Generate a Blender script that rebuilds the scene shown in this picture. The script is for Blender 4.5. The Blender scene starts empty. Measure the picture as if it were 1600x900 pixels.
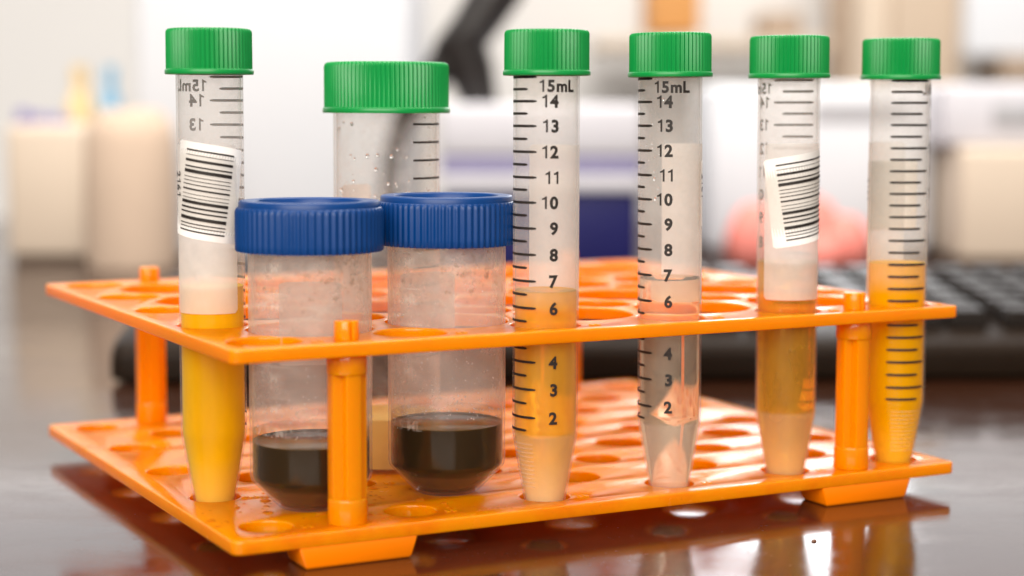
import bpy, bmesh, math, random
from mathutils import Vector, Matrix
random.seed(7)
S = 0.001                      # the script is written in millimetres
R = math.radians
scene = bpy.context.scene
COL = scene.collection

# ------------------------------------------------------------------ camera
F_PX, PITCH, ROLL, CAM_Z = 2876.6, 0.09855, 0.0030, 110.8
cam_d = bpy.data.cameras.new('camera')
cam_d.sensor_width = 36.0
cam_d.lens = 36.0 * F_PX / 1600.0
cam_d.clip_start = 0.01
cam_d.clip_end = 50.0
cam_d.dof.use_dof = True
cam_d.dof.focus_distance = 0.483
cam_d.dof.aperture_fstop = 6.8
cam = bpy.data.objects.new('camera', cam_d)
COL.objects.link(cam)
cam.matrix_world = (Matrix.Translation((0, 0, CAM_Z * S))
                    @ Matrix.Rotation(math.pi / 2 - PITCH, 4, 'X') @ Matrix.Rotation(ROLL, 4, 'Z'))
scene.camera = cam

# ------------------------------------------------------------------ world, lamps, exposure
w = bpy.data.worlds.new('World'); scene.world = w; w.use_nodes = True
bgn = w.node_tree.nodes['Background']
bgn.inputs['Color'].default_value = (1.0, 0.93, 0.87, 1)
bgn.inputs['Strength'].default_value = 0.27

def area(name, loc, target, sx, sy, power, col):
    d = bpy.data.lights.new(name, 'AREA'); d.shape = 'RECTANGLE'
    d.size = sx * S; d.size_y = sy * S; d.energy = power; d.color = col
    o = bpy.data.objects.new(name, d); COL.objects.link(o)
    o.location = Vector(loc) * S
    o.rotation_euler = (Vector(target) - Vector(loc)).to_track_quat('-Z', 'Y').to_euler()
    return o
# a broad window high on the far side, a brighter pane of it, an added background fill, a ceiling panel, room light from behind the camera
area('window_light', (-100, 2400, 1130), (-100, 500, 700), 3600, 1400, 15, (0.95, 0.97, 1.0))
area('bright_pane_light', (350, 2300, 640), (100, 500, 0), 330, 480, 2.6, (0.95, 0.97, 1.0))
area('background_fill_light', (200, 900, 1350), (0, 2500, 150), 2200, 500, 23, (1.0, 0.96, 0.91))  # unseen fill added to brighten the wall and far things
area('ceiling_light', (100, 900, 1900), (100, 900, 0), 1900, 1500, 40, (1.0, 0.95, 0.88))
area('room_light', (-300, -1100, 900), (0, 700, 60), 1900, 1300, 46, (1.0, 0.94, 0.87))

scene.view_settings.view_transform = 'Standard'
scene.view_settings.look = 'None'
scene.view_settings.exposure = 0.22
scene.view_settings.gamma = 1.0
scene.cycles.use_denoising = True
scene.cycles.max_bounces = 16
scene.cycles.transparent_max_bounces = 48
scene.cycles.transmission_bounces = 12
scene.cycles.sample_clamp_indirect = 6.0

# ------------------------------------------------------------------ helpers
def world_z(ypx, Y):
    """height (mm above the table) of a photograph row at depth Y"""
    v = (450 - ypx) / F_PX
    c, s = math.cos(PITCH), math.sin(PITCH)
    return Y * (v * c - s) / (c + v * s) + CAM_Z

def far(xpx, ypx, Y):
    return ((xpx - 800) * Y / F_PX * 1.0, Y, world_z(ypx, Y))

class MB:
    def __init__(self): self.v = []; self.f = []
    def add(self, verts, faces):
        o = len(self.v); self.v += [tuple(p) for p in verts]
        self.f += [tuple(i + o for i in f) for f in faces]; return self
    def lathe(self, prof, seg=48, mod=None, c=(0, 0), close=False, cap0=False, cap1=False):
        n = len(prof); V = []; Fc = []
        for i, (r, z) in enumerate(prof):
            for k in range(seg):
                a = 2 * math.pi * k / seg
                rr = r if mod is None else r + mod(i, k, seg)
                V.append((c[0] + rr * math.cos(a), c[1] + rr * math.sin(a), z))
        rng = range(n if close else n - 1)
        for i in rng:
            j = (i + 1) % n
            for k in range(seg):
                q = (k + 1) % seg
                Fc.append((i * seg + k, i * seg + q, j * seg + q, j * seg + k))
        if cap0: Fc.append(tuple(range(seg))[::-1])
        if cap1: Fc.append(tuple((n - 1) * seg + k for k in range(seg)))
        return self.add(V, Fc)
    def prism(self, poly, z0, z1, sc1=1.0, ins=0.0):
        """vertical prism of a convex 2-D outline; top can be inset"""
        n = len(poly); cx = sum(p[0] for p in poly) / n; cy = sum(p[1] for p in poly) / n
        V = [(x, y, z0) for x, y in poly] + [(cx + (x - cx) * sc1, cy + (y - cy) * sc1, z1) for x, y in poly]
        Fc = [(i, (i + 1) % n, n + (i + 1) % n, n + i) for i in range(n)] + [tuple(range(n))[::-1], tuple(range(n, 2 * n))]
        return self.add(V, Fc)
    def box(self, x0, x1, y0, y1, z0, z1):
        return self.prism([(x0, y0), (x1, y0), (x1, y1), (x0, y1)], z0, z1)
    def tube(self, pts, r, seg=8):
        P = [Vector(p) for p in pts]; V = []; Fc = []
        for i, p in enumerate(P):
            t = (P[min(i + 1, len(P) - 1)] - P[max(i - 1, 0)]).normalized()
            u = t.orthogonal().normalized()
            if i: u = (prev - t * prev.dot(t)).normalized()
            prev = u; b = t.cross(u)
            rr = r[i] if isinstance(r, (list, tuple)) else r
            for k in range(seg):
                a = 2 * math.pi * k / seg
                V.append(p + (u * math.cos(a) + b * math.sin(a)) * rr)
        for i in range(len(P) - 1):
            for k in range(seg):
                q = (k + 1) % seg
                Fc.append((i * seg + k, i * seg + q, (i + 1) * seg + q, (i + 1) * seg + k))
        Fc.append(tuple(range(seg))[::-1]); Fc.append(tuple((len(P) - 1) * seg + k for k in range(seg)))
        return self.add(V, Fc)
    def mesh(self, name, m, ang=35):
        me = bpy.data.meshes.new(name)
        me.from_pydata([(x * S, y * S, z * S) for x, y, z in self.v], [], self.f)
        me.validate(); me.materials.append(m)
        bm = bmesh.new(); bm.from_mesh(me); bmesh.ops.recalc_face_normals(bm, faces=bm.faces); bm.to_mesh(me); bm.free()
        me.polygons.foreach_set('use_smooth', [True] * len(me.polygons))
        me.set_sharp_from_angle(angle=R(ang)); return me

def link(name, me, parent=None, loc=None, rz=0, label=None):
    o = bpy.data.objects.new(name, me); COL.objects.link(o)
    if parent is not None: o.parent = parent
    if loc is not None: o.location = Vector(loc) * S
    o.rotation_euler.z = rz
    if label: o['label'] = label
    return o

def thing(name, label, cat, loc=(0, 0, 0), rz=0, group=None):
    o = bpy.data.objects.new(name, None); COL.objects.link(o)
    o.location = Vector(loc) * S; o.rotation_euler.z = rz
    o.empty_display_size = 0.01
    o['label'] = label; o['category'] = cat
    if group: o['group'] = group
    return o

def tag(o, label, cat, group=None):
    o['label'] = label; o['category'] = cat
    if group: o['group'] = group
    return o

def bevel(me, w_, seg=2):
    bm = bmesh.new(); bm.from_mesh(me)
    ed = [e for e in bm.edges if len(e.link_faces) == 2 and e.calc_face_angle(0) > R(30)]
    bmesh.ops.bevel(bm, geom=ed, offset=w_ * S, segments=seg, profile=0.5, affect='EDGES', clamp_overlap=True)
    bm.to_mesh(me); bm.free()
    me.polygons.foreach_set('use_smooth', [True] * len(me.polygons)); me.set_sharp_from_angle(angle=R(35))
    return me

# ------------------------------------------------------------------ materials
class Mat:
    def __init__(self, name):
        self.m = bpy.data.materials.new(name); self.m.use_nodes = True
        self.t = self.m.node_tree; self.t.nodes.clear()
        self.out = self.t.nodes.new('ShaderNodeOutputMaterial')
    def n(self, kind, **kw):
        nd = self.t.nodes.new('ShaderNode' + kind)
        for k, v in kw.items():
            if k in nd.inputs:
                if hasattr(v, 'is_output') or isinstance(v, bpy.types.NodeSocket): self.t.links.new(v, nd.inputs[k])
                else: nd.inputs[k].default_value = v
            else: setattr(nd, k, v)
        return nd
    def l(self, a, b): self.t.links.new(a, b)
    def mix(self, fac, a, b):
        nd = self.t.nodes.new('ShaderNodeMixShader')
        if isinstance(fac, (int, float)): nd.inputs[0].default_value = fac
        else: self.l(fac, nd.inputs[0])
        self.l(a, nd.inputs[1]); self.l(b, nd.inputs[2]); return nd.outputs[0]
    def math(self, op, a, b=0.0, c=None, clamp=False):
        nd = self.t.nodes.new('ShaderNodeMath'); nd.operation = op; nd.use_clamp = clamp
        for i, v in enumerate((a, b) if c is None else (a, b, c)):
            if isinstance(v, (int, float)): nd.inputs[i].default_value = v
            else: self.l(v, nd.inputs[i])
        return nd.outputs[0]
    def noise(self, scale, detail=3, rough=.5, stretch=None):
        tc = self.t.nodes.new('ShaderNodeTexCoord'); src = tc.outputs['Object']
        if stretch:
            mp = self.t.nodes.new('ShaderNodeMapping'); mp.inputs['Scale'].default_value = stretch
            self.l(src, mp.inputs['Vector']); src = mp.outputs[0]
        nd = self.t.nodes.new('ShaderNodeTexNoise'); nd.inputs['Scale'].default_value = scale
        nd.inputs['Detail'].default_value = detail; nd.inputs['Roughness'].default_value = rough
        self.l(src, nd.inputs['Vector']); return nd.outputs['Fac']
    def ramp(self, src, a, b, va, vb):
        nd = self.t.nodes.new('ShaderNodeMapRange'); self.l(src, nd.inputs[0])
        for i, v in enumerate((a, b, va, vb)): nd.inputs[i + 1].default_value = v
        return nd.outputs[0]
    def done(self, sh): self.l(sh, self.out.inputs['Surface']); return self.m

def C3(r, g, b): return (r, g, b, 1)

def simple(name, col, rough=.45, spec=.5, nscale=90, var=.12, bump=0.0, sss=0.0):
    M = Mat(name); f = M.noise(nscale, 4)
    mx = M.n('Mix', data_type='RGBA'); 
    M.l(f, mx.inputs['Factor'])
    mx.inputs['A'].default_value = C3(*[c * (1 - var) for c in col]); mx.inputs['B'].default_value = C3(*[min(1, c * (1 + var)) for c in col])
    mx.inputs[6].default_value = C3(*[c * (1 - var) for c in col]); mx.inputs[7].default_value = C3(*[min(1, c * (1 + var)) for c in col])
    p = M.n('BsdfPrincipled'); M.l(mx.outputs[2], p.inputs['Base Color'])
    M.l(M.ramp(f, .3, .7, rough * .85, rough * 1.15), p.inputs['Roughness'])
    p.inputs['Specular IOR Level'].default_value = spec
    if sss:
        p.inputs['Subsurface Weight'].default_value = sss; p.inputs['Subsurface Radius'].default_value = (1, .5, .2)
        p.inputs['Subsurface Scale'].default_value = 0.004
    if bump:
        b = M.n('Bump'); b.inputs['Strength'].default_value = bump; b.inputs['Distance'].default_value = .0004
        M.l(f, b.inputs['Height']); M.l(b.outputs[0], p.inputs['Normal'])
    return M.done(p.outputs[0])

def orange_plastic(name, wet, trans=.30, sss=.6, green=.34):
    M = Mat(name)
    f = M.noise(55, 5, .6); g = M.noise(420, 3, .6)
    p = M.n('BsdfPrincipled')
    st = M.ramp(M.noise(38, 6, .65), .50, .64, 0, .55 if wet else .12)
    sk = M.ramp(M.noise(900, 2, .5), .66, .72, 0, .5 if wet else .2)
    mx = M.n('Mix', data_type='RGBA'); M.l(st, mx.inputs[0]); mx.inputs[6].default_value = C3(1.0, green, .0); mx.inputs[7].default_value = C3(.80, .20, .0)
    m2 = M.n('Mix', data_type='RGBA'); M.l(M.math('MULTIPLY', sk, st), m2.inputs[0]); M.l(mx.outputs[2], m2.inputs[6]); m2.inputs[7].default_value = C3(.42, .12, .01)
    M.l(m2.outputs[2], p.inputs['Base Color'])
    p.inputs['IOR'].default_value = 1.55
    p.inputs['Subsurface Weight'].default_value = sss; p.inputs['Subsurface Radius'].default_value = (1, .38, .02); p.inputs['Subsurface Scale'].default_value = .004
    rg = M.ramp(f, .38, .68, .10, .30 if wet else .18)
    M.l(rg, p.inputs['Roughness'])
    b = M.n('Bump'); b.inputs['Strength'].default_value = .35 if wet else .12; b.inputs['Distance'].default_value = .00012
    h = M.math('ADD', M.math('MULTIPLY', f, .8), M.math('MULTIPLY', g, .25)); M.l(h, b.inputs['Height'])
    M.l(b.outputs[0], p.inputs['Normal'])
    t = M.n('BsdfTranslucent'); t.inputs['Color'].default_value = C3(1.0, .36, .0)
    return M.done(M.mix(trans, p.outputs[0], t.outputs[0]))

def shell(name, milk=.055, edge=.42, cone=0.0, cone_z=0.017, tint=(.97, .965, .955), grime=0.0, gz0=0, gz1=0, cloud=0.05, haze=0.0, hz=0):
    """thin milky polypropylene"""
    M = Mat(name)
    tr = M.n('BsdfTransparent'); tr.inputs['Color'].default_value = C3(.975, .968, .955)
    d = M.n('BsdfDiffuse'); d.inputs['Color'].default_value = C3(*tint)
    tl = M.n('BsdfTranslucent'); tl.inputs['Color'].default_value = C3(*tint)
    body = M.mix(.55, d.outputs[0], tl.outputs[0])
    lw = M.n('LayerWeight'); fc = lw.outputs['Facing']
    e = M.math('MULTIPLY', M.math('POWER', fc, 4.0), edge)
    k = M.math('ADD', e, milk)
    n1 = M.noise(160, 4, .6)
    tc = M.n('TexCoord'); sp = M.n('SeparateXYZ'); M.l(tc.outputs['Object'], sp.inputs[0])
    cl = M.ramp(n1, .45, .75, 0, cloud)
    if haze: cl = M.math('MULTIPLY', cl, M.ramp(sp.outputs['Z'], hz * S, (hz + 5) * S, 0, 1))
    k = M.math('ADD', k, cl)
    if cone:
        k = M.math('ADD', k, M.ramp(sp.outputs['Z'], cone_z + .0006, cone_z - .0006, 0, cone))
    if haze: k = M.math('ADD', k, M.ramp(sp.outputs['Z'], hz * S, (hz + 5) * S, -.02, haze))
    k = M.math('MAXIMUM', M.math('MINIMUM', k, .95), 0.0)
    sh = M.mix(k, tr.outputs[0], body)
    if grime:
        n2 = M.noise(520, 5, .65); n3 = M.noise(120, 2)
        a = M.math('MULTIPLY', M.ramp(n2, .57, .63, 0, 1), M.ramp(n3, .45, .62, 0, 1))
        a = M.math('MULTIPLY', a, M.ramp(sp.outputs['Z'], gz0 * S, gz1 * S, 0.015, grime))
        gd = M.n('BsdfDiffuse'); gd.inputs['Color'].default_value = C3(.22, .12, .055)
        sh = M.mix(a, sh, gd.outputs[0])
    gl = M.n('BsdfGlossy'); gl.inputs['Roughness'].default_value = .16
    fr = M.math('ADD', M.math('MULTIPLY', M.math('POWER', fc, 5.0), .35), .018)
    return M.done(M.mix(fr, sh, gl.outputs[0]))

def liquid(name, turbid_col, clear_col, turbidity, rough=.02, tshare=.3, pale=None, tip=None, tipf=.7):
    M = Mat(name); pale = pale or turbid_col
    rf = M.n('BsdfRefraction'); rf.inputs['IOR'].default_value = 1.33; rf.inputs['Roughness'].default_value = rough
    rf.inputs['Color'].default_value = C3(*clear_col)
    lw = M.n('LayerWeight'); mx = M.n('Mix', data_type='RGBA'); M.l(M.ramp(lw.outputs['Facing'], .18, .75, 0, 1), mx.inputs[0])
    mx.inputs[6].default_value = C3(*turbid_col); mx.inputs[7].default_value = C3(*pale)
    col = mx.outputs[2]
    if tip:                                   # settled pale matter in the cone; light travelling inside is painted in too
        tc = M.n('TexCoord'); sp = M.n('SeparateXYZ'); M.l(tc.outputs['Object'], sp.inputs[0])
        z = M.math('ADD', sp.outputs['Z'], M.math('MULTIPLY', M.noise(120, 3), .004))
        m2 = M.n('Mix', data_type='RGBA'); M.l(M.ramp(z, .002, .017, tipf, 0), m2.inputs[0]); M.l(col, m2.inputs[6]); m2.inputs[7].default_value = C3(*tip)
        col = m2.outputs[2]; tw = M.ramp(z, .004, .022, .38, 0)
    d = M.n('BsdfDiffuse'); M.l(col, d.inputs['Color'])
    tl = M.n('BsdfTranslucent'); M.l(col, tl.inputs['Color'])
    b = M.mix(tshare, d.outputs[0], tl.outputs[0])
    n1 = M.noise(140, 3, .5, (1, 1, .35))
    k = M.ramp(n1, .3, .7, max(0, turbidity - .07), min(1, turbidity + .07))
    if tip: k = M.math('MINIMUM', M.math('ADD', k, tw), .94)
    return M.done(M.mix(k, rf.outputs[0], b))

def opaque_liquid(name, a, b_, zs, zw):
    """dark layered liquid: the sediment below height zs"""
    M = Mat(name); tc = M.n('TexCoord'); sp = M.n('SeparateXYZ'); M.l(tc.outputs['Object'], sp.inputs[0])
    z = M.math('ADD', sp.outputs['Z'], M.math('MULTIPLY', M.noise(90, 3), .0016))
    mx = M.n('Mix', data_type='RGBA'); M.l(M.ramp(z, (zs - zw) * S, (zs + zw) * S, 0, 1), mx.inputs[0])
    mx.inputs[6].default_value = C3(*b_); mx.inputs[7].default_value = C3(*a)
    p = M.n('BsdfPrincipled'); M.l(mx.outputs[2], p.inputs['Base Color']); p.inputs['Roughness'].default_value = .12; p.inputs['Specular IOR Level'].default_value = .12
    return M.done(p.outputs[0])

def film(name, col, opac, nvar=.1):
    M = Mat(name); tr = M.n('BsdfTransparent')
    d = M.n('BsdfDiffuse'); d.inputs['Color'].default_value = C3(*col)
    tl = M.n('BsdfTranslucent'); tl.inputs['Color'].default_value = C3(*col)
    b = M.mix(.5, d.outputs[0], tl.outputs[0])
    return M.done(M.mix(M.ramp(M.noise(200, 4), .3, .7, opac - nvar, min(1, opac + nvar)), tr.outputs[0], b))

m_plate_low = orange_plastic('orange_plastic_worn', True)
m_plate = orange_plastic('orange_plastic', False)
m_foot = orange_plastic('orange_plastic_shaded', False, 0.0, 0.0, .22)  # feet: shade under the plate put into a deeper, redder orange
m_green = simple('green_cap_plastic', (.002, .265, .05), .34, .45, 120, .06, .05, .12)
m_blue = simple('blue_cap_plastic', (.0, .040, .18), .36, .35, 120, .06, .05)
m_shell = shell('clear_tube_plastic', .0, .32, cone=.10, cone_z=.0213, cloud=.06, haze=.09, hz=52)
m_shell_plain = shell('clear_tube_plastic_plain', .0, .32, cone=.02, cone_z=.0213, cloud=.06, haze=.10, hz=52)
m_shell50 = shell('clear_large_tube_plastic', .035, .35, cloud=.09)
m_shell_b = shell('hazy_specimen_tube_plastic', .02, .36, haze=.15, hz=20, tint=(.96, .91, .85), grime=.42, gz0=46, gz1=58, cloud=.16)
m_ink = simple('black_print_ink', (.022, .017, .014), .5, .3, 600, .25)
m_patch = film('white_writing_patch', (.88, .855, .82), .74, .05)
m_patch_b = film('grey_writing_patch', (.66, .61, .57), .64, .06)
m_label = simple('white_paper_label', (.90, .87, .83), .6, .3, 500, .03)
m_emboss = film('embossed_marks', (.96, .90, .82), .24, .08)
m_drop = liquid('water_drops', (.9, .9, .9), (1, 1, 1), .12)
m_wet = liquid('wet_drops_on_plastic', (1.0, .40, .02), (1, .9, .8), .3)
m_l1 = liquid('cloudy_amber_liquid', (1.0, .59, .004), (1.0, .74, .04), .82, .12, pale=(1.0, .74, .07), tip=(1.0, .70, .20), tipf=.6)
m_l3 = liquid('yellow_liquid', (1.0, .58, .07), (1.0, .76, .16), .48, .07, pale=(1.0, .72, .28), tip=(1.0, .80, .50))
m_l4 = liquid('nearly_clear_liquid', (.98, .88, .74), (1.0, .93, .82), .16, .04)
m_l5 = liquid('pale_tan_liquid', (.92, .54, .07), (.98, .74, .20), .30, .06, pale=(.96, .68, .20), tip=(.98, .72, .30), tipf=.6)
m_l6 = liquid('bright_amber_liquid', (1.0, .56, .0), (1.0, .68, .01), .76, .10, pale=(1.0, .66, .02), tip=(1.0, .66, .08), tipf=.6)
m_l50 = liquid('pale_yellow_liquid', (1.0, .78, .28), (1.0, .82, .40), .85, .1)
m_film = film('brown_residue', (.45, .24, .05), .30, .22)
m_dark = opaque_liquid('dark_brown_liquid', (.030, .018, .007), (.10, .048, .018), 6.6, .5)

# ------------------------------------------------------------------ the table
def table_mat():
    M = Mat('dark_glossy_laminate')
    f = M.noise(6, 5, .6, (1, 7, 1)); g = M.noise(260, 3)
    mx = M.n('Mix', data_type='RGBA'); M.l(f, mx.inputs[0])
    mx.inputs[6].default_value = C3(.027, .009, .004); mx.inputs[7].default_value = C3(.046, .016, .008)
    p = M.n('BsdfPrincipled'); M.l(mx.outputs[2], p.inputs['Base Color'])
    sm = M.noise(16, 6, .7, (1, 2.2, 1)); M.l(M.math('ADD', M.ramp(sm, .42, .68, .10, .21), M.ramp(M.noise(700, 2), .64, .7, 0, .12)), p.inputs['Roughness'])
    p.inputs['IOR'].default_value = 1.52
    b = M.n('Bump'); b.inputs['Strength'].default_value = .08; b.inputs['Distance'].default_value = .00008
    M.l(g, b.inputs['Height']); M.l(b.outputs[0], p.inputs['Normal'])
    return M.done(p.outputs[0])
tm = bevel(MB().box(-1300, 1300, -500, 1800, -28, 0).mesh('table', table_mat()), 2)
cr = bevel(MB().prism([(-.8, -.3), (.1, -.45), (.75, -.1), (.5, .35), (-.4, .3)], 0, .6, .7).mesh('crumb', simple('brown_crumb', (.16, .06, .025), .3, .6, 900, .4)), .08)
tag(link('crumb', cr, None, (77.5, 462.8, 0)), 'tiny brown crumb lying on the glossy table in front of the rack', 'crumb')
tag(link('table', tm), 'glossy dark brown table top that reflects the orange rack', 'table')
wm = simple('painted_wall', (.66, .645, .63), .7, .3, 5, .05)
wo = link('wall', MB().box(-2500, 2500, 2600, 2700, -900, 520).mesh('wall', wm)); wo['kind'] = 'structure'

# ------------------------------------------------------------------ the rack
RX, RY, PHI, P = -59.66, 440.17, R(27.72), 38.652
ZB, ZT, TH = 8.8, 54.2, 3.4            # tops of both plates, their thickness
DV = Vector((math.cos(PHI), math.sin(PHI), 0)); NV = Vector((-math.sin(PHI), math.cos(PHI), 0))
def rack_xy(d, n): return (RX + d * DV.x + n * NV.x, RY + d * DV.y + n * NV.y)

rack = thing('tube_rack', 'bright orange plastic rack holding all the test tubes', 'rack', (RX, RY, 0), PHI)

def plate_mesh(name, mat, r_small, r_big, pad, corner, pegs=None):
    bv = .45
    cu = bpy.data.curves.new(name, 'CURVE'); cu.dimensions = '2D'; cu.fill_mode = 'BOTH'
    def ring(pts):
        sp = cu.splines.new('POLY'); sp.points.add(len(pts) - 1); sp.use_cyclic_u = True
        for q, (x, y) in zip(sp.points, pts): q.co = (x, y, 0, 1)
    x0, x1, y0, y1 = -pad + bv, 5 * P + pad - bv, -pad + bv, 4 * P + pad - bv
    out = []
    for cx, cy, a0 in ((x1 - corner, y0 + corner, -90), (x1 - corner, y1 - corner, 0), (x0 + corner, y1 - corner, 90), (x0 + corner, y0 + corner, 180)):
        for k in range(7):
            a = R(a0 + 15 * k); out.append((cx + corner * math.cos(a), cy + corner * math.sin(a)))
    ring(out)
    for i in range(6):
        for j in range(5):
            ring([(i * P + (r_small + bv) * math.cos(2 * math.pi * k / 40), j * P + (r_small + bv) * math.sin(2 * math.pi * k / 40)) for k in range(40)])
            if i < 5 and j < 4:
                ring([((i + .5) * P + (r_big + bv) * math.cos(2 * math.pi * k / 48), (j + .5) * P + (r_big + bv) * math.sin(2 * math.pi * k / 48)) for k in range(48)])
    cu.extrude = TH / 2 - bv; cu.bevel_depth = bv; cu.bevel_resolution = 2
    tmp = bpy.data.objects.new('tmp', cu); COL.objects.link(tmp)
    dg = bpy.context.evaluated_depsgraph_get()
    me = bpy.data.meshes.new_from_object(tmp.evaluated_get(dg)); me.name = name
    bpy.data.objects.remove(tmp); bpy.data.curves.remove(cu)
    me.transform(Matrix.Scale(S, 4)); me.materials.clear(); me.materials.append(mat)
    bm = bmesh.new(); bm.from_mesh(me); bmesh.ops.remove_doubles(bm, verts=bm.verts, dist=1e-6)
    bmesh.ops.recalc_face_normals(bm, faces=bm.faces); bm.to_mesh(me); bm.free()
    me.polygons.foreach_set('use_smooth', [True] * len(me.polygons)); me.set_sharp_from_angle(angle=R(50))
    return me
link('lower_plate', plate_mesh('lower_plate', m_plate_low, 6.6, 7.6, 12.7, 2.2), rack, (0, 0, ZB - TH / 2))
link('upper_plate', plate_mesh('upper_plate', m_plate, 9.2, 16.3, 12.7, 2.2), rack, (0, 0, ZT - TH / 2))

# cross-shaped posts between square collars, a round split peg through the upper plate
def cross(a, b): return [(-a, -b), (-b, -b), (-b, -a), (b, -a), (b, -b), (a, -b), (a, b), (b, b), (b, a), (-b, a), (-b, b), (-a, b)]
def cross_prism(mb, a, b, z0, z1):
    pl = cross(a, b); n = 12
    V = [(x, y, z0) for x, y in pl] + [(x, y, z1) for x, y in pl]
    return mb.add(V, [(i, (i + 1) % n, n + (i + 1) % n, n + i) for i in range(n)])
zp0, zp1 = ZB, ZT - TH
mb = MB(); mb.lathe([(4.95, zp0), (4.85, zp0 + 6.0), (4.6, zp0 + 6.3)], 32, cap0=True, cap1=True); mb.lathe([(4.7, zp1 - 5.1), (4.95, zp1 - 4.8), (4.95, zp1 - .02)], 32, cap0=True, cap1=True)
cross_prism(mb, 4.45, 1.95, zp0 + 6.25, zp1 - 5.0)
post_me = bevel(mb.mesh('post', m_plate), .3)
mb = MB()
for s_ in (-1, 1):
    pts = [(s_ * .25, -3.25 + .0)] 
    pl = [(s_ * (.14 + 3.0 * math.cos(t)), 3.25 * math.sin(t)) for t in [R(-90 + 15 * k) for k in range(13)]]
    if s_ < 0: pl = pl[::-1]
    mb.prism(pl, ZT - 1.5, ZT + 4.6, .88)
peg_me = bevel(mb.mesh('peg', m_plate), .3)
for d, n in ((P / 2, -5), (4.5 * P, -5), (P / 2, 4 * P + 5), (4.5 * P, 4 * P + 5)):
    po = link('post', post_me, rack, (d, n, 0)); link('peg', peg_me, po)
# feet: tapered lugs under the plate edge
mb = MB()
zf = ZB - TH + .3
V = []
for z, h, q in ((0, 13.6, .5), (.9, 14.1, .2), (zf, 15.6, 0)):
    V += [(-h, -6 + q, z), (h, -6 + q, z), (h, 6 - q, z), (-h, 6 - q, z)]
mb.add(V, [(0, 3, 2, 1), (8, 9, 10, 11)] + [(a * 4 + i, a * 4 + (i + 1) % 4, a * 4 + 4 + (i + 1) % 4, a * 4 + 4 + i) for a in (0, 1) for i in range(4)])
foot_me = bevel(mb.mesh('foot', m_foot), .5)
for d, n in ((P / 2, -6.6), (4.5 * P, -6.6), (P / 2, 4 * P + 6.6), (4.5 * P, 4 * P + 6.6)):
    link('foot', foot_me, rack, (d, n, 0))

for z, rr, nm in ((ZB, 8.6, 'lower'), (ZT, 11.0, 'upper')):
    mb = MB()
    for i in range(6):
        for j in range(5):
            for k in range(2):
                x0, y0 = i * P + rr - 1.0 + k * 1.7, j * P - rr * .55
                if i < 5 or k == 0: mb.box(x0, x0 + .9, y0 - .9, y0 + .9, z - .05, z + .16)
    o = link('moulded_marks', mb.mesh('moulded_marks', m_plate), rack); o['kind'] = 'stuff'
mb = MB(); holes = [(i * P, j * P, 7.2) for i in range(6) for j in range(5)] + [((i + .5) * P, (j + .5) * P, 9.2) for i in range(5) for j in range(4)]
cnt = 0
while cnt < 150:
    x, y = random.gauss(22, 26), random.gauss(12, 22)
    q = random.choice([.25, .3, .4, .55, .8, 1.2]) * random.uniform(.8, 1.2)
    if not (-11 < x < 150 and -11 < y < 110) or any((x - a) ** 2 + (y - b_) ** 2 < (r + q) ** 2 for a, b_, r in holes): continue
    mb.lathe([(q, ZB - .02), (q * .92, ZB + q * .16), (q * .6, ZB + q * .30), (.02, ZB + q * .36)], 12, lambda i, k, s_: .12 * q * math.sin(k * 4 * math.pi / s_ + cnt), c=(x, y)); cnt += 1
o = link('droplets', mb.mesh('droplets', m_wet, 80), rack); o['kind'] = 'stuff'

# ------------------------------------------------------------------ printing bent round a cylinder
_cache = {}
def text_polys(s, size, bold=.0):
    key = (s, size, bold)
    if key in _cache: return _cache[key]
    cu = bpy.data.curves.new('t', 'FONT'); cu.body = s; cu.size = size * S; cu.offset = bold * S
    cu.fill_mode = 'FRONT'; cu.resolution_u = 3
    o = bpy.data.objects.new('t', cu); COL.objects.link(o)
    me = bpy.data.meshes.new_from_object(o.evaluated_get(bpy.context.evaluated_depsgraph_get()))
    bpy.data.objects.remove(o); bpy.data.curves.remove(cu)
    bm = bmesh.new(); bm.from_mesh(me)
    bmesh.ops.remove_doubles(bm, verts=bm.verts, dist=1e-6)
    bmesh.ops.subdivide_edges(bm, edges=[e for e in bm.edges if e.calc_length() > .0007], cuts=1)
    bmesh.ops.triangulate(bm, faces=bm.faces)
    bm.verts.index_update()
    V = [(v.co.x / S, v.co.y / S) for v in bm.verts]; Fc = [tuple(v.index for v in f.verts) for f in bm.faces]
    bm.free(); bpy.data.meshes.remove(me)
    _cache[key] = (V, Fc); return V, Fc

def wrap(r, th0, x, z):
    """th measured from the front (-y) towards the right (+x)"""
    a = th0 + x / r
    return (r * math.sin(a), -r * math.cos(a), z)

def glyphs(s, size, bold):
    V, Fc, x = [], [], 0.0
    for ch in s:
        if ch == ' ': x += .3 * size; continue
        if ch == '1':
            w_ = .075 * size + bold * 1.1; h = .715 * size + bold
            v = [(0, 0), (w_, 0), (w_, h * .5), (w_, h), (w_ * .45, h), (0, h * .5), (0, h * .74), (-.17 * size, h * .70), (-.17 * size, h * .83), (-.07 * size, h * .87)]
            v = [(a + .25 * size, b_ - bold * .5) for a, b_ in v]; f = [(0, 1, 2, 5), (5, 2, 3, 6), (6, 3, 4, 9), (6, 9, 8, 7)]
            adv = .25 * size + w_ + .13 * size
        else:
            v, f = text_polys(ch, size, bold); x0 = min(a for a, _ in v); wd = max(a for a, _ in v) - x0
            cell = .60 * size if ch.isdigit() else wd + .09 * size
            v = [(a - x0 + (cell - wd) / 2, b_) for a, b_ in v]; adv = cell
        o = len(V); V += [(a + x, b_) for a, b_ in v]; Fc += [tuple(i + o for i in q) for q in f]; x += adv
    return V, Fc

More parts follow.
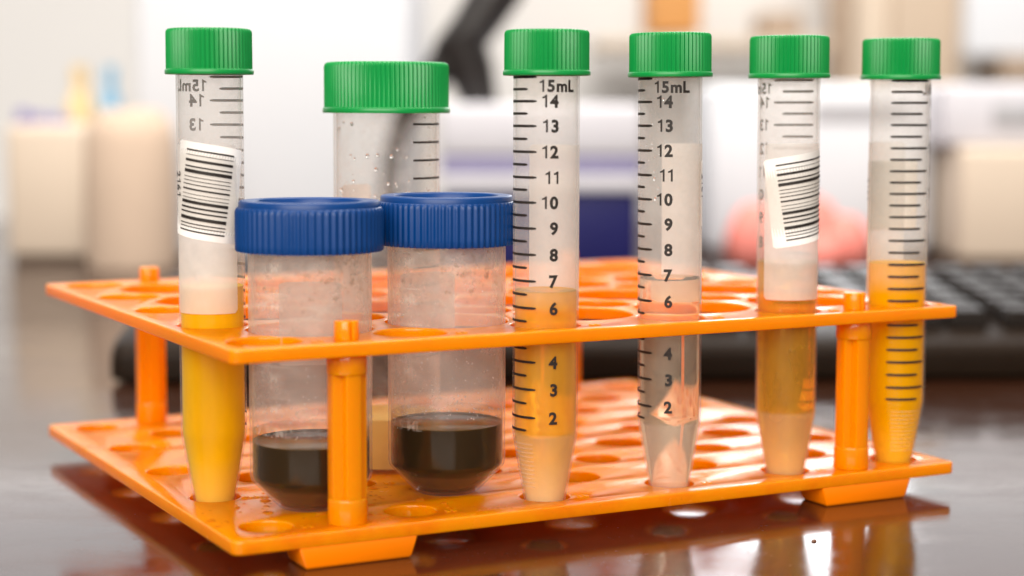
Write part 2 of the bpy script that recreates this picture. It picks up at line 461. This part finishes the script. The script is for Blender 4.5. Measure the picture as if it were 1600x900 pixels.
def put_text(mb, s, size, r, th, z, align='l', bold=0.0, rot=0.0, tilt=0.0):
    V, Fc = glyphs(s, size, bold)
    xs = [v[0] for v in V]; ys = [v[1] for v in V]
    x0 = {'l': min(xs), 'r': max(xs), 'c': (min(xs) + max(xs)) / 2}[align]; y0 = (min(ys) + max(ys)) / 2
    c, q = math.cos(rot), math.sin(rot)
    mb.add([wrap(r, th, (x - x0) * c - (y - y0) * q, z + (x - x0) * q + (y - y0) * c) for x, y in V], Fc)

def band(mb, r, th0, th1, z0, z1, tilt=0.0, zc=None, n=None, two=None, round_=0):
    """curved patch; tilt turns it about its centre on the cylinder"""
    n = n or max(2, int(abs(th1 - th0) / R(7)) + 1); V = []; Fc = []
    tc = (th0 + th1) / 2; zc = (z0 + z1) / 2 if zc is None else zc
    c, q = math.cos(tilt), math.sin(tilt)
    for i in range(n + 1):
        for z in (z0, z1):
            zz = z
            if round_ and i in (0, n): zz = z + (round_ if z == z0 else -round_)
            x = (th0 + (th1 - th0) * i / n - tc) * r if two is None else (th0 + (th1 - th0) * i / n - two[0]) * r
            zr = zz - (zc if two is None else two[1])
            cc = (tc, zc) if two is None else two
            V.append(wrap(r, cc[0], x * c - zr * q, cc[1] + x * q + zr * c))
    for i in range(n): Fc.append((2 * i, 2 * i + 2, 2 * i + 3, 2 * i + 1))
    mb.add(V, Fc)

# ------------------------------------------------------------------ 15 ml tubes
TB = ZB - 4.0                     # tip pokes through the lower plate
OR, HT = 8.55, 121.4 + 4.0        # outer radius, height (tip to cap top)
def zt_(y, Y): return world_z(y, Y) - TB
Y3 = 476.0 - OR
NUM = {15: 120, 14: 158, 13: 197, 12: 237.5, 11: 277.5, 10: 317, 9: 357.5, 8: 398.7, 7: 440.3, 6: 482.5, 5: 524.5, 4: 567, 3: 610, 2: 654}
NUMZ = {k: zt_(v, Y3) for k, v in NUM.items()}
CONE = 21.0
def r_at(z, off=0.0):
    if z >= CONE: return OR - off - (0 if z > CONE + 20 else .0)
    t = max(0, z) / CONE
    return 4.75 + (OR - 4.75) * (t ** .92) - off
zcap0 = HT - 11.6
def shell_prof(th=.5):
    zs = [0, 1.2, 4, 9, 14, 18, 20.2, 21, 22, 50, 80, zcap0 + 2.5]
    outer = [(r_at(z), z) for z in zs]
    outer[0] = (r_at(0) - .8, 0)
    inner = [(r_at(z, th), max(z, 1.0)) for z in zs[::-1]]
    return outer, inner
o_, i_ = shell_prof()
mb = MB(); mb.lathe(o_ + i_, 56, cap0=True, cap1=True)
shell_me = mb.mesh('tube_body', m_shell, 60)
shell_plain_me = mb.mesh('tube_body', m_shell_plain, 60)

NR = 58
def ribs(active, depth, nr, per):
    def f(i, k, seg):
        if i not in active: return 0
        ph = (k % per) / per
        return -depth * (0.5 + 0.5 * math.cos(2 * math.pi * ph)) 
    return f
capp = [(9.1, zcap0), (11.2, zcap0), (11.3, zcap0 + .25), (11.3, zcap0 + 1.0), (11.15, zcap0 + 1.25), (10.98, zcap0 + 1.4), (10.95, HT - 1.0), (10.8, HT - .45), (10.4, HT - .1),
        (9.9, HT), (6, HT - .05), (0.05, HT - .08)]
mb = MB(); mb.lathe(capp, NR * 6, ribs({5, 6, 7}, .42, NR, 6))
mb.lathe([(9.1, zcap0), (9.05, HT - 1.6), (.05, HT - 1.6)], 64)
cap_me = mb.mesh('cap', m_green, 50)

# printed scale, local angle 0 = where the ticks begin
SH, LG = R(64), R(81)
mb = MB(); ri = OR + .07
ticks = []
for k in range(15, 1, -1):
    ticks.append((NUMZ[k], LG))
    if k > 2: ticks.append(((NUMZ[k] + NUMZ[k - 1]) / 2, SH))
ticks.append((NUMZ[2] - 3.4, SH))
for z, l_ in ticks: band(mb, ri, 0, l_, z - .34, z + .34, n=12, round_=.14)
for k in range(14, 1, -1):
    put_text(mb, str(k), 4.3, ri, R(119), NUMZ[k], 'r', .175)
put_text(mb, '15mL', 4.1, ri, R(86), zt_(134, Y3), 'l', .16)
scale_me = mb.mesh('printed_scale', m_ink)
# moulded rings on the cone
mb = MB()
for q in range(11):
    z = 7.5 + q * 1.15
    r = r_at(z) + .05; band(mb, r, R(10), R(75), z - .16, z + .16, n=10)
ring_me = mb.mesh('moulded_lines', m_emboss)
# frosted writing patch
mb = MB(); band(mb, OR + .04, R(-62), R(62), NUMZ[6] - 1.5, NUMZ[12] + 1.6, n=22, round_=.8)
patch_me = mb.mesh('writing_patch', m_patch)

BARS = [(0,.55),(1.6,.2),(2.9,.85),(4.9,.45),(6.0,1.1),(8.1,.22),(9.2,.22),(10.3,.3),(11.6,.55),(13.2,.18),(14.3,.22),(15.2,1.0),(17.0,.6),(18.4,.5),(19.9,1.1),(21.9,.35),(22.9,.3),(24.0,.5)]
def label_part(tube, th, tilt, bars_at, z0, z1, flip=False, text='2161', text_side=-1, half=(67, 67)):
    """curved sticker with a ladder barcode; th = middle, bars_at = (from, to) relative degrees"""
    two = (th, (z0 + z1) / 2)
    mb = MB(); band(mb, OR + .13, th - R(half[0]), th + R(half[1]), z0, z1, tilt, two=two, n=24, round_=.5)
    lab = link('barcode_label', mb.mesh('barcode_label', m_label), tube)
    mb = MB(); b0, b1 = bars_at or (0, 0); k = (z1 - z0 - 3.6) / 24.3
    for off, wd in (BARS if bars_at else []):
        zz = z1 - 1.8 - off * k; wj = wd * k * .9
        band(mb, OR + .2, th + R(b0), th + R(b1), zz - wj, zz, tilt, two=two, n=14)
    put_text(mb, text, 3.2, OR + .2, th + R(text_side), (z0 + z1) / 2 + 2.2, 'c', .05, rot=-math.pi / 2)
    link('barcode_print', mb.mesh('barcode_print', m_ink), lab)

def view_angle(x, y):
    """rotation that turns local front (-y) towards the camera"""
    return math.atan2(-x, y) * -1.0

def small_tube(i, j, start, mat, level, label, top_dx=0.0, plain=False):
    x, y = rack_xy(i * P, j * P)
    t = thing('conical_tube', label, 'test tube', (x, y, TB), -math.atan2(x, y), 'green-capped conical test tubes standing in the rack')
    t.rotation_euler.y = math.atan2(top_dx, 120)
    link('tube_body', shell_plain_me if plain else shell_me, t); link('cap', cap_me, t, rz=R(i * 37 + j * 11 + .6))
    link('printed_scale', scale_me, t, rz=start); link('writing_patch', patch_me, t, rz=start + R(247))
    link('moulded_lines', ring_me, t, rz=start)
    lv = zt_(level, y)
    zs = [1.05, 4, 9, 14, 18, 20.2, 21, 22, 40, lv - .35, lv + .0]
    pr = [(r_at(z, .52), z) for z in zs]; pr += [(pr[-1][0] - .45, lv - .32), (pr[-1][0] - 1.2, lv - .42), (.05, lv - .42)]
    me = MB().lathe(pr, 56, cap0=True).mesh('liquid', mat, 60)
    link('liquid', me, t)
    return t, y

t1, y1 = small_tube(0, 1, R(99), m_l1, 447, 'leftmost green-capped tube, cloudy amber liquid under a barcode label', plain=True)
label_part(t1, R(-10), R(-9), (-43, 43), zt_(377, y1 - OR), zt_(227, y1 - OR), half=(62, 66), text_side=-58)
t3, y3 = small_tube(2, 0, R(-98), m_l3, 452, 'green-capped tube of yellow liquid, its numbers facing front, beside the blue-capped tubes')
t4, y4 = small_tube(3, 0, R(-114), m_l4, 432, 'green-capped tube of nearly clear liquid with numbers facing front', -1.0)
label_part(t4, R(141), 0, None, zt_(352, y4), zt_(250, y4), half=(70, -22), text_side=-59)
t5, y5 = small_tube(4, 0, R(128), m_l5, 406, 'green-capped tube of pale tan liquid with a barcode label turned to the right', -.8)
label_part(t5, R(29), R(9), (-42, 62), zt_(380, y5 - OR), zt_(240, y5 - OR), half=(68, 66), text_side=62)
t6, y6 = small_tube(5, 0, R(-17), m_l6, 408, 'rightmost green-capped tube, bright amber liquid, ticks but no numbers in front', -.4, plain=True)
label_part(t6, R(-150), 0, None, zt_(360, y6), zt_(250, y6), text_side=68)

# ------------------------------------------------------------------ 50 ml tube
gx, gy = rack_xy(1.5 * P, 1.5 * P)
g50 = thing('centrifuge_tube', 'wide empty-looking tube with a broad green cap behind the two blue-capped tubes', 'test tube', (gx, gy, ZB), -math.atan2(gx, gy))
gz = lambda y, Y=gy: world_z(y, Y) - ZB
gt, gb = gz(98), gz(177)
GR = 14.9
mb = MB(); mb.lathe([(GR - .4, 0), (GR, .4), (GR, gb + 3), (GR - .8, gb + 3), (GR - .8, 1.2)], 72, cap0=True, cap1=True)
link('tube_body', mb.mesh('tube_body', m_shell50, 60), g50)
gp = [(15.3, gb), (17.75, gb), (17.85, gb + .3), (17.85, gb + 1.1), (17.6, gb + 1.5), (17.45, gb + 1.7), (17.45, gt - 1.3), (17.2, gt - .5), (16.6, gt - .1), (15.8, gt), (8, gt - .05), (.05, gt - .1)]
mb = MB(); mb.lathe(gp, 84 * 6, ribs({5, 6, 7}, .45, 84, 6)); mb.lathe([(15.3, gb), (15.2, gt - 2), (.05, gt - 2)], 64)
link('cap', mb.mesh('cap', m_green, 50), g50)
mb = MB()
for k in range(14):
    z = gz(194) - k * 4.95
    band(mb, GR + .06, R(29), R(77), z - .3, z + .3, n=10)
link('printed_scale', mb.mesh('printed_scale', m_ink), g50)
mb = MB(); band(mb, GR + .05, R(198), R(238), 20, gz(291), n=10, round_=.6)
link('writing_patch', mb.mesh('writing_patch', m_patch), g50)
lv = gz(645)
link('liquid', MB().lathe([(GR - .85, 1.25), (GR - .85, lv), (GR - 1.3, lv - .3), (.05, lv - .3)], 64, cap0=True).mesh('liquid', m_l50, 60), g50)
mb = MB()
for k in range(70):
    a = R(random.uniform(-75, 60)); z = random.uniform(gz(330), gb - .5) if k < 55 else random.uniform(lv, gz(330))
    q = random.choice([.15, .2, .25, .35, .5]) * random.uniform(.7, 1.1); r = GR - .85
    cx, cy = r * math.sin(a), -r * math.cos(a)
    mb.lathe([(q * math.sin(u) + 1e-4, q * math.cos(u) * 1.2 + z) for u in (0, .5, 1.0, 1.57, 2.1, 2.6, 3.1416)], 8, c=(cx, cy))
o = link('droplets', mb.mesh('droplets', m_drop, 90), g50); o['kind'] = 'stuff'

# drops on the wall of the clear tube
mb = MB()
for k in range(26):
    a = R(random.gauss(-28, 12)); z = random.uniform(NUMZ[10], NUMZ[15])
    q = random.choice([.12, .18, .25, .42]); r = OR - .55
    mb.lathe([(q * math.sin(u) + 1e-4, q * math.cos(u) * 1.25 + z) for u in (0, .5, 1.0, 1.57, 2.1, 2.6, 3.1416)], 8, c=(r * math.sin(a), -r * math.cos(a)))
o = link('droplets', mb.mesh('droplets', m_drop, 90), t4); o['kind'] = 'stuff'

# ------------------------------------------------------------------ blue-capped specimen tubes
BR = 15.55
def specimen(d, n, ytop, ybot, level, label, spin, patch, CR=18.3):
    x, y = rack_xy(d, n)
    t = thing('specimen_tube', label, 'test tube', (x, y, ZB), -math.atan2(x, y), 'blue-capped specimen tubes')
    bz = lambda q, Y=y: world_z(q, Y) - ZB
    ct, cb = bz(ytop), bz(ybot)
    zk = 7.8
    outer = [(7.6, .02), (8.5, .5), (11.6, 3.6), (14.7, zk - 1.0), (15.3, zk - .3), (BR, zk + .9), (BR, cb + 3)]
    inner = [(r - .7, max(z, .8)) for r, z in outer[::-1]]
    link('tube_body', MB().lathe(outer + inner, 80, cap0=True, cap1=True).mesh('tube_body', m_shell_b, 50), t)
    lv = bz(level)
    lq = [(7.3, .85), (10.9, 3.7), (14.0, zk - .9), (14.6, zk - .2), (BR - .75, zk + .9), (BR - .75, lv + .5), (BR - 1.1, lv + .1), (BR - 2.0, lv - .1), (.05, lv - .1)]
    link('liquid', MB().lathe(lq, 80, cap0=True).mesh('liquid', m_dark, 60), t)
    link('residue_film', MB().lathe([(BR - .72, lv + .3), (BR - .72, lv + 1.2), (BR - .72, lv + 3.2)], 80).mesh('residue_film', m_film), t)
    h = ct
    cp = [(15.9, cb), (CR - .25, cb), (CR, cb + .4), (CR, cb + 2), (CR, h - 3.0), (CR - .1, h - 2.3), (CR - .55, h - 1.7), (CR - .9, h - 1.5), (CR - .95, h - .4), (CR - 1.25, h), (16.4, h + .05), (13.9, h), (13.6, h - .3), (13.3, h - 2.6), (.05, h - 3.2)]
    mb = MB(); mb.lathe(cp, 64 * 6, ribs({1, 2, 3, 4, 5}, .5, 64, 6)); mb.lathe([(15.9, cb), (15.85, h - 4), (.05, h - 4)], 64)
    link('cap', mb.mesh('cap', m_blue, 50), t)
    mb = MB(); r = BR + .06
    for k, (q, s) in enumerate(((658, '7.5 ML'), (622, '10 ML'), (575, '15 ML'), (519, '20 ML'), (465, '25 ML'), (410, '30 ML'))):
        q2 = ytop + (q - 310) * 1.0
        z = bz(q2); put_text(mb, s, 3.7, r, R(-62), z, 'l', .05)
        band(mb, r, R(-60), R(-22), z + 2.5, z + 2.8, n=8)
    link('embossed_marks', mb.mesh('embossed_marks', m_emboss), t, rz=spin)
    mb = MB()
    for k in range(260):
        a = R(random.uniform(-70, 72)); z = lv + 3 + abs(random.gauss(0, 9)) if k < 190 else random.uniform(lv + 4, cb - 2)
        q = random.choice([.10, .13, .17, .24]); rw = BR - .72
        mb.lathe([(q * math.sin(u) + 1e-4, q * math.cos(u) + z) for u in (0, .8, 1.57, 2.3, 3.1416)], 6, c=(rw * math.sin(a), -rw * math.cos(a)))
    o = link('droplets', mb.mesh('droplets', m_drop, 90), t); o['kind'] = 'stuff'
    mb = MB(); a0, a1, p0, p1 = patch
    band(mb, BR + .05, R(a0), R(a1), bz(p0), bz(p1), n=12, round_=.5)
    link('writing_patch', mb.mesh('writing_patch', m_patch_b), t)
    return t
specimen(18.4, 16.6, 314, 392, 690, 'blue-capped tube of dark liquid behind the front orange post, nearer the left', R(4), (148, 211, 585, 450), 18.7)
specimen(57.5, 18.2, 305, 381, 661, 'blue-capped tube of dark liquid between the front post and the yellow numbered tube', R(-2), (172, 233, 540, 433))

# ------------------------------------------------------------------ keyboard behind the rack
m_case = simple('charcoal_keyboard_plastic', (.017, .010, .006), .42, .10, 200, .15)
m_key = simple('black_key_plastic', (.012, .008, .006), .34, .12, 300, .15)
kb = thing('keyboard', 'black computer keyboard lying on the table behind the rack', 'keyboard', (-160, 724, 0), R(3))
prof = [(0, 1.5), (0, 12), (3, 16), (14, 19), (165, 30), (168, 28), (168, 1.5)]
V = []; n = len(prof)
for x, ins in ((0, 4), (4, 0), (441, 0), (445, 4)):
    for (yy, zz) in prof: V.append((x, yy + (ins if yy < 80 else -ins), max(1.5, zz - ins * .7)))
Fc = [(a * n + i, a * n + (i + 1) % n, (a + 1) * n + (i + 1) % n, (a + 1) * n + i) for a in range(3) for i in range(n)] + [tuple(range(n))[::-1], tuple(3 * n + i for i in range(n))]
link('case', bevel(MB().add(V, Fc).mesh('case', m_case), 1.2), kb)
def key_mesh(wd):
    mb = MB(); h = wd / 2 - .6
    V = [(-h, -8.6, 0), (h, -8.6, 0), (h, 8.6, 0), (-h, 8.6, 0), (-h + 2, -6.2, 7), (h - 2, -6.2, 7), (h - 2, 7.2, 7), (-h + 2, 7.2, 7), (0, .5, 6.4)]
    return bevel(mb.add(V, [(0, 3, 2, 1), (0, 1, 5, 4), (1, 2, 6, 5), (2, 3, 7, 6), (3, 0, 4, 7), (4, 5, 8), (5, 6, 8), (6, 7, 8), (7, 4, 8)]).mesh('key', m_key), .5, 1)
keys = {wd: key_mesh(wd) for wd in (19, 24, 28, 34, 38, 114)}
ROWS = [[24, 19, 24, 114, 24, 19, 19, 24], [38, 19, 19, 19, 19, 19, 19, 19, 19, 19, 19, 38], [34, 19, 19, 19, 19, 19, 19, 19, 19, 19, 19, 19, 24], [28, 19, 19, 19, 19, 19, 19, 19, 19, 19, 19, 19, 19, 19],
        [19] * 13 + [28], [19] * 14]
for r_, row in enumerate(ROWS):
    yy = 25 + r_ * 19.5 + (6 if r_ == 5 else 0); zz = 19 + (yy - 14) * 11 / 151 + .8
    x = 14
    for wd in row + [0, 19, 19, 19, 0, 19, 19, 19, 19]:
        if wd == 0: x = {True: 304, False: 366}[x < 303]; continue
        if x + wd > 442: break
        k = link('key', keys[wd], kb, (x + wd / 2, yy, zz)); k.rotation_euler.x = R(4.2); x += wd

# ------------------------------------------------------------------ things far behind, out of focus
def rbox(name, label, cat, x0, x1, y0, y1, Y, depth, mat, bev=4, z0=None, parent=None, group=None):
    """rounded box whose front face stands at depth Y"""
    xa, _, zb = far(x0, y1, Y); xb, _, za = far(x1, y0, Y)
    zb = zb if z0 is None else z0
    cx = (xa + xb) / 2; hw = (xb - xa) / 2
    me = bevel(MB().box(-hw, hw, 0, depth, 0, za - zb).mesh(name, mat), bev, 3)
    o = link(name, me, parent, (cx, Y, zb))
    if label: tag(o, label, cat, group)
    return o
m_white = simple('white_casing', (.66, .675, .71), .5, .4, 8, .03)
m_cream = simple('cream_casing', (.58, .48, .38), .55, .4, 8, .05)
m_tan = simple('tan_cabinet', (.46, .36, .27), .55, .4, 6, .08)
m_brown = simple('brown_wood', (.34, .25, .18), .5, .4, 9, .15)
m_navy = simple('navy_plastic', (.008, .008, .085), .45, .25, 20, .1)
m_lav = simple('lavender_plastic', (.26, .24, .40), .45, .5, 20, .05)
m_pale = simple('pale_grey_plastic', (.58, .57, .61), .5, .5, 20, .04)
m_pink = simple('coral_plastic', (.72, .22, .18), .6, .4, 30, .12)
m_grey = simple('grey_plastic', (.38, .38, .40), .5, .5, 30, .08)
m_black = simple('black_stand_metal', (.012, .009, .008), .4, .5, 30, .1)
m_ochre = simple('ochre_plastic', (.80, .60, .32), .5, .4, 20, .1)
m_sky = simple('light_blue_plastic', (.22, .48, .70), .5, .4, 20, .1)
m_purple = simple('violet_plastic', (.22, .20, .38), .5, .4, 20, .1)
m_orangeb = simple('orange_carton', (.55, .26, .08), .6, .3, 20, .1)
m_bag = simple('beige_cloth', (.56, .43, .33), .85, .2, 25, .10, .4)

# tall white cabinet of an instrument, left of the middle
rbox('instrument_case', 'tall plain white instrument case standing on the table behind the wide green-capped tube', 'instrument', 215, 640, -330, 425, 1365, 260, m_white, 5, z0=0)
# black stand
st = thing('black_stand', 'black angled stand arm leaning above the navy box', 'stand', (0, 1300, 0))
def arm(name, pts, r):
    mb = MB(); mb.tube([far(a, b, 1300)[:1] + (0,) + far(a, b, 1300)[2:] for a, b in pts], r, 12); link(name, mb.mesh(name, m_black), st)
arm('upper_arm', [(830, -130), (780, -20), (738, 45), (700, 92)], [18, 18, 16, 15])
arm('lower_arm', [(712, 80), (668, 130), (628, 190), (612, 250), (606, 330), (604, 460)], [14, 10, 8, 7, 7, 7])
arm('bracket', [(712, 60), (735, 110), (752, 168), (757, 185)], [20, 17, 12, 10])
bx, _, _ = far(604, 460, 1300)
link('base', MB().lathe([(38, 0), (38, 4), (34, 7), (.1, 8)], 32, c=(bx, 0), cap0=True).mesh('base', m_black), st)

# navy box with pale lid
nx = far(845, 300, 1250)[0]
nb = thing('storage_box', 'navy storage box with lavender band and pale lid behind the yellow numbered tube', 'box', (nx, 1250, 0))
def layer(name, y0, y1, m, hw, dp, bev):
    za, zb = world_z(y0, 1250), world_z(y1, 1250)
    link(name, bevel(MB().box(-hw, hw, (140 - dp) / 2, (140 + dp) / 2, max(0, zb), za).mesh(name, m), bev, 3), nb)
layer('bin', 299, 440, m_navy, 66, 134, 3); layer('rim', 273, 299.5, m_pale, 68, 140, 2); layer('band', 246, 273.5, m_lav, 68, 140, 2); layer('lid', 162, 246.5, m_pale, 69, 142, 5)
# left group
rbox('container', 'white open container standing at the far left edge of the table', 'container', 8, 135, 196, 408, 1330, 130, m_cream, 6, z0=0)
for xp, wp, m, nm, lb in ((128, 46, m_ochre, 'ochre', 'ochre bottle behind the white container at far left'), (176, 34, m_sky, 'blue', 'light blue bottle behind the beige paper roll')):
    Y = 1480; x, _, z = far(xp, 105, Y); r = wp * Y / F_PX / 2
    mb = MB(); mb.lathe([(r, 0), (r, z * .72), (r * .9, z * .8), (r * .45, z * .88), (r * .45, z * .95), (.1, z * .96)], 28, cap0=True)
    b = thing('bottle', lb, 'bottle', (x, Y, 0)); link('body', mb.mesh('bottle_body', m), b)
    link('cap', MB().lathe([(r * .55, z * .9), (r * .55, z), (.1, z)], 20, cap0=True).mesh('bottle_cap', m), b)
for k, (xp, yp) in enumerate(((38, 172), (62, 178), (88, 180), (104, 186))):
    x, _, z = far(xp, yp, 1380); zb_ = world_z(196, 1380) - 1
    mb = MB(); mb.lathe([(5.2, zb_), (5.2, z - 2), (4.4, z), (.1, z)], 16, cap0=True)
    o = link('vial', mb.mesh('vial', m_purple), None, (x, 1380, 0))
    tag(o, ('violet capped vial standing in the white container, ' + ('leftmost', 'second from left', 'third from left', 'rightmost')[k]), 'vial', 'violet vials in the container')
x, _, z = far(205, 172, 1270); r = 72 * 1270 / F_PX
mb = MB(); mb.lathe([(r * .96, 0), (r, 6), (r * 1.0, z * .45), (r * .97, z * .8), (r * .86, z * .93), (r * .6, z), (r * .3, z), (r * .26, z - 14), (.1, z - 14)], 48, cap0=True)
tag(link('paper_roll', mb.mesh('paper_roll', m_bag), None, (x, 1270, 0)), 'thick beige paper roll standing upright beside the white container', 'paper roll')

# right group
rbox('cream_box', 'cream coloured box standing on the table behind the rightmost tube', 'box', 1500, 1760, 228, 402, 1330, 150, m_cream, 5, z0=0)
o = rbox('pale_box', 'pale grey box stacked on the cream box at the right', 'box', 1470, 1790, 128, 227, 1345, 150, m_pale, 5)
rbox('front_label', None, None, 1548, 1660, 158, 196, 1343.5, 3, m_grey, 1).parent = None
fl = bpy.data.objects['front_label']; fl.parent = o; fl.location = fl.location - o.location
o = rbox('white_bin', 'white bin with a grey stripe behind the tan liquid tube', 'bin', 1105, 1458, 130, 404, 1400, 150, m_white, 8, z0=0)
rbox('grey_stripe', None, None, 1270, 1420, 160, 186, 1398.5, 3, m_grey, 1)
fl = bpy.data.objects['grey_stripe']; fl.parent = o; fl.location = fl.location - o.location
bl = thing('coral_pouch', 'soft coral red pouch slumped in front of the white bin', 'pouch', far(1240, 410, 1290)[:2] + (0,))
mb = MB(); rr = 100 * 1290 / F_PX
for dx, dy, q, h in ((-.55, 0, .50, 44), (.15, .1, .62, 50), (.75, -.1, .42, 36), (.3, -.5, .4, 24)):
    mb.lathe([(rr * q * .8, 0), (rr * q * 1.05, h * .2), (rr * q, h * .55), (rr * q * .72, h * .85), (rr * q * .35, h * .98), (.1, h)], 32,
             lambda i, k, s_: (1.6 * math.sin(k * 5 * 2 * math.pi / s_ + i) + 1.0 * math.sin(k * 9 * 2 * math.pi / s_)) if i < 5 else 0, c=(dx * rr, dy * rr), cap0=True)
link('body', mb.mesh('pouch_body', m_pink, 80), bl)
# far wall furniture
Yw = 2300
rbox('tall_cabinet', 'cream tall cabinet against the far wall between the two rightmost tubes', 'cabinet', 1325, 1385, -180, 500, Yw, 200, m_cream, 4)
rbox('tall_cabinet', 'tan tall cabinet against the far wall above the rightmost tube', 'cabinet', 1387, 1497, -180, 500, Yw - 10, 200, m_tan, 4)
rbox('wooden_post', 'brown wooden upright beside the cream cabinet', 'post', 1298, 1323, -180, 500, Yw - 40, 60, m_brown, 3)
rbox('whiteboard', 'plain white board on the far wall at the upper right corner', 'whiteboard', 1501, 1900, -200, 85, Yw - 40, 60, m_white, 4)
rbox('carton', 'orange brown carton on a shelf above the nearly clear tube', 'carton', 1012, 1090, -60, 52, Yw, 150, m_orangeb, 4)
rbox('small_carton', 'brown carton on a shelf behind the tan liquid tube', 'carton', 1188, 1248, 18, 58, Yw, 120, m_brown, 4)
rbox('wall_shelf', 'long pale shelf board on the far wall under the cartons', 'shelf', 930, 1296, 58, 76, Yw - 20, 280, m_cream, 2)
rbox('brown_ledge', 'brown ledge at the far right beyond the pale box', 'ledge', 1560, 1900, 88, 124, Yw - 60, 150, m_brown, 4)
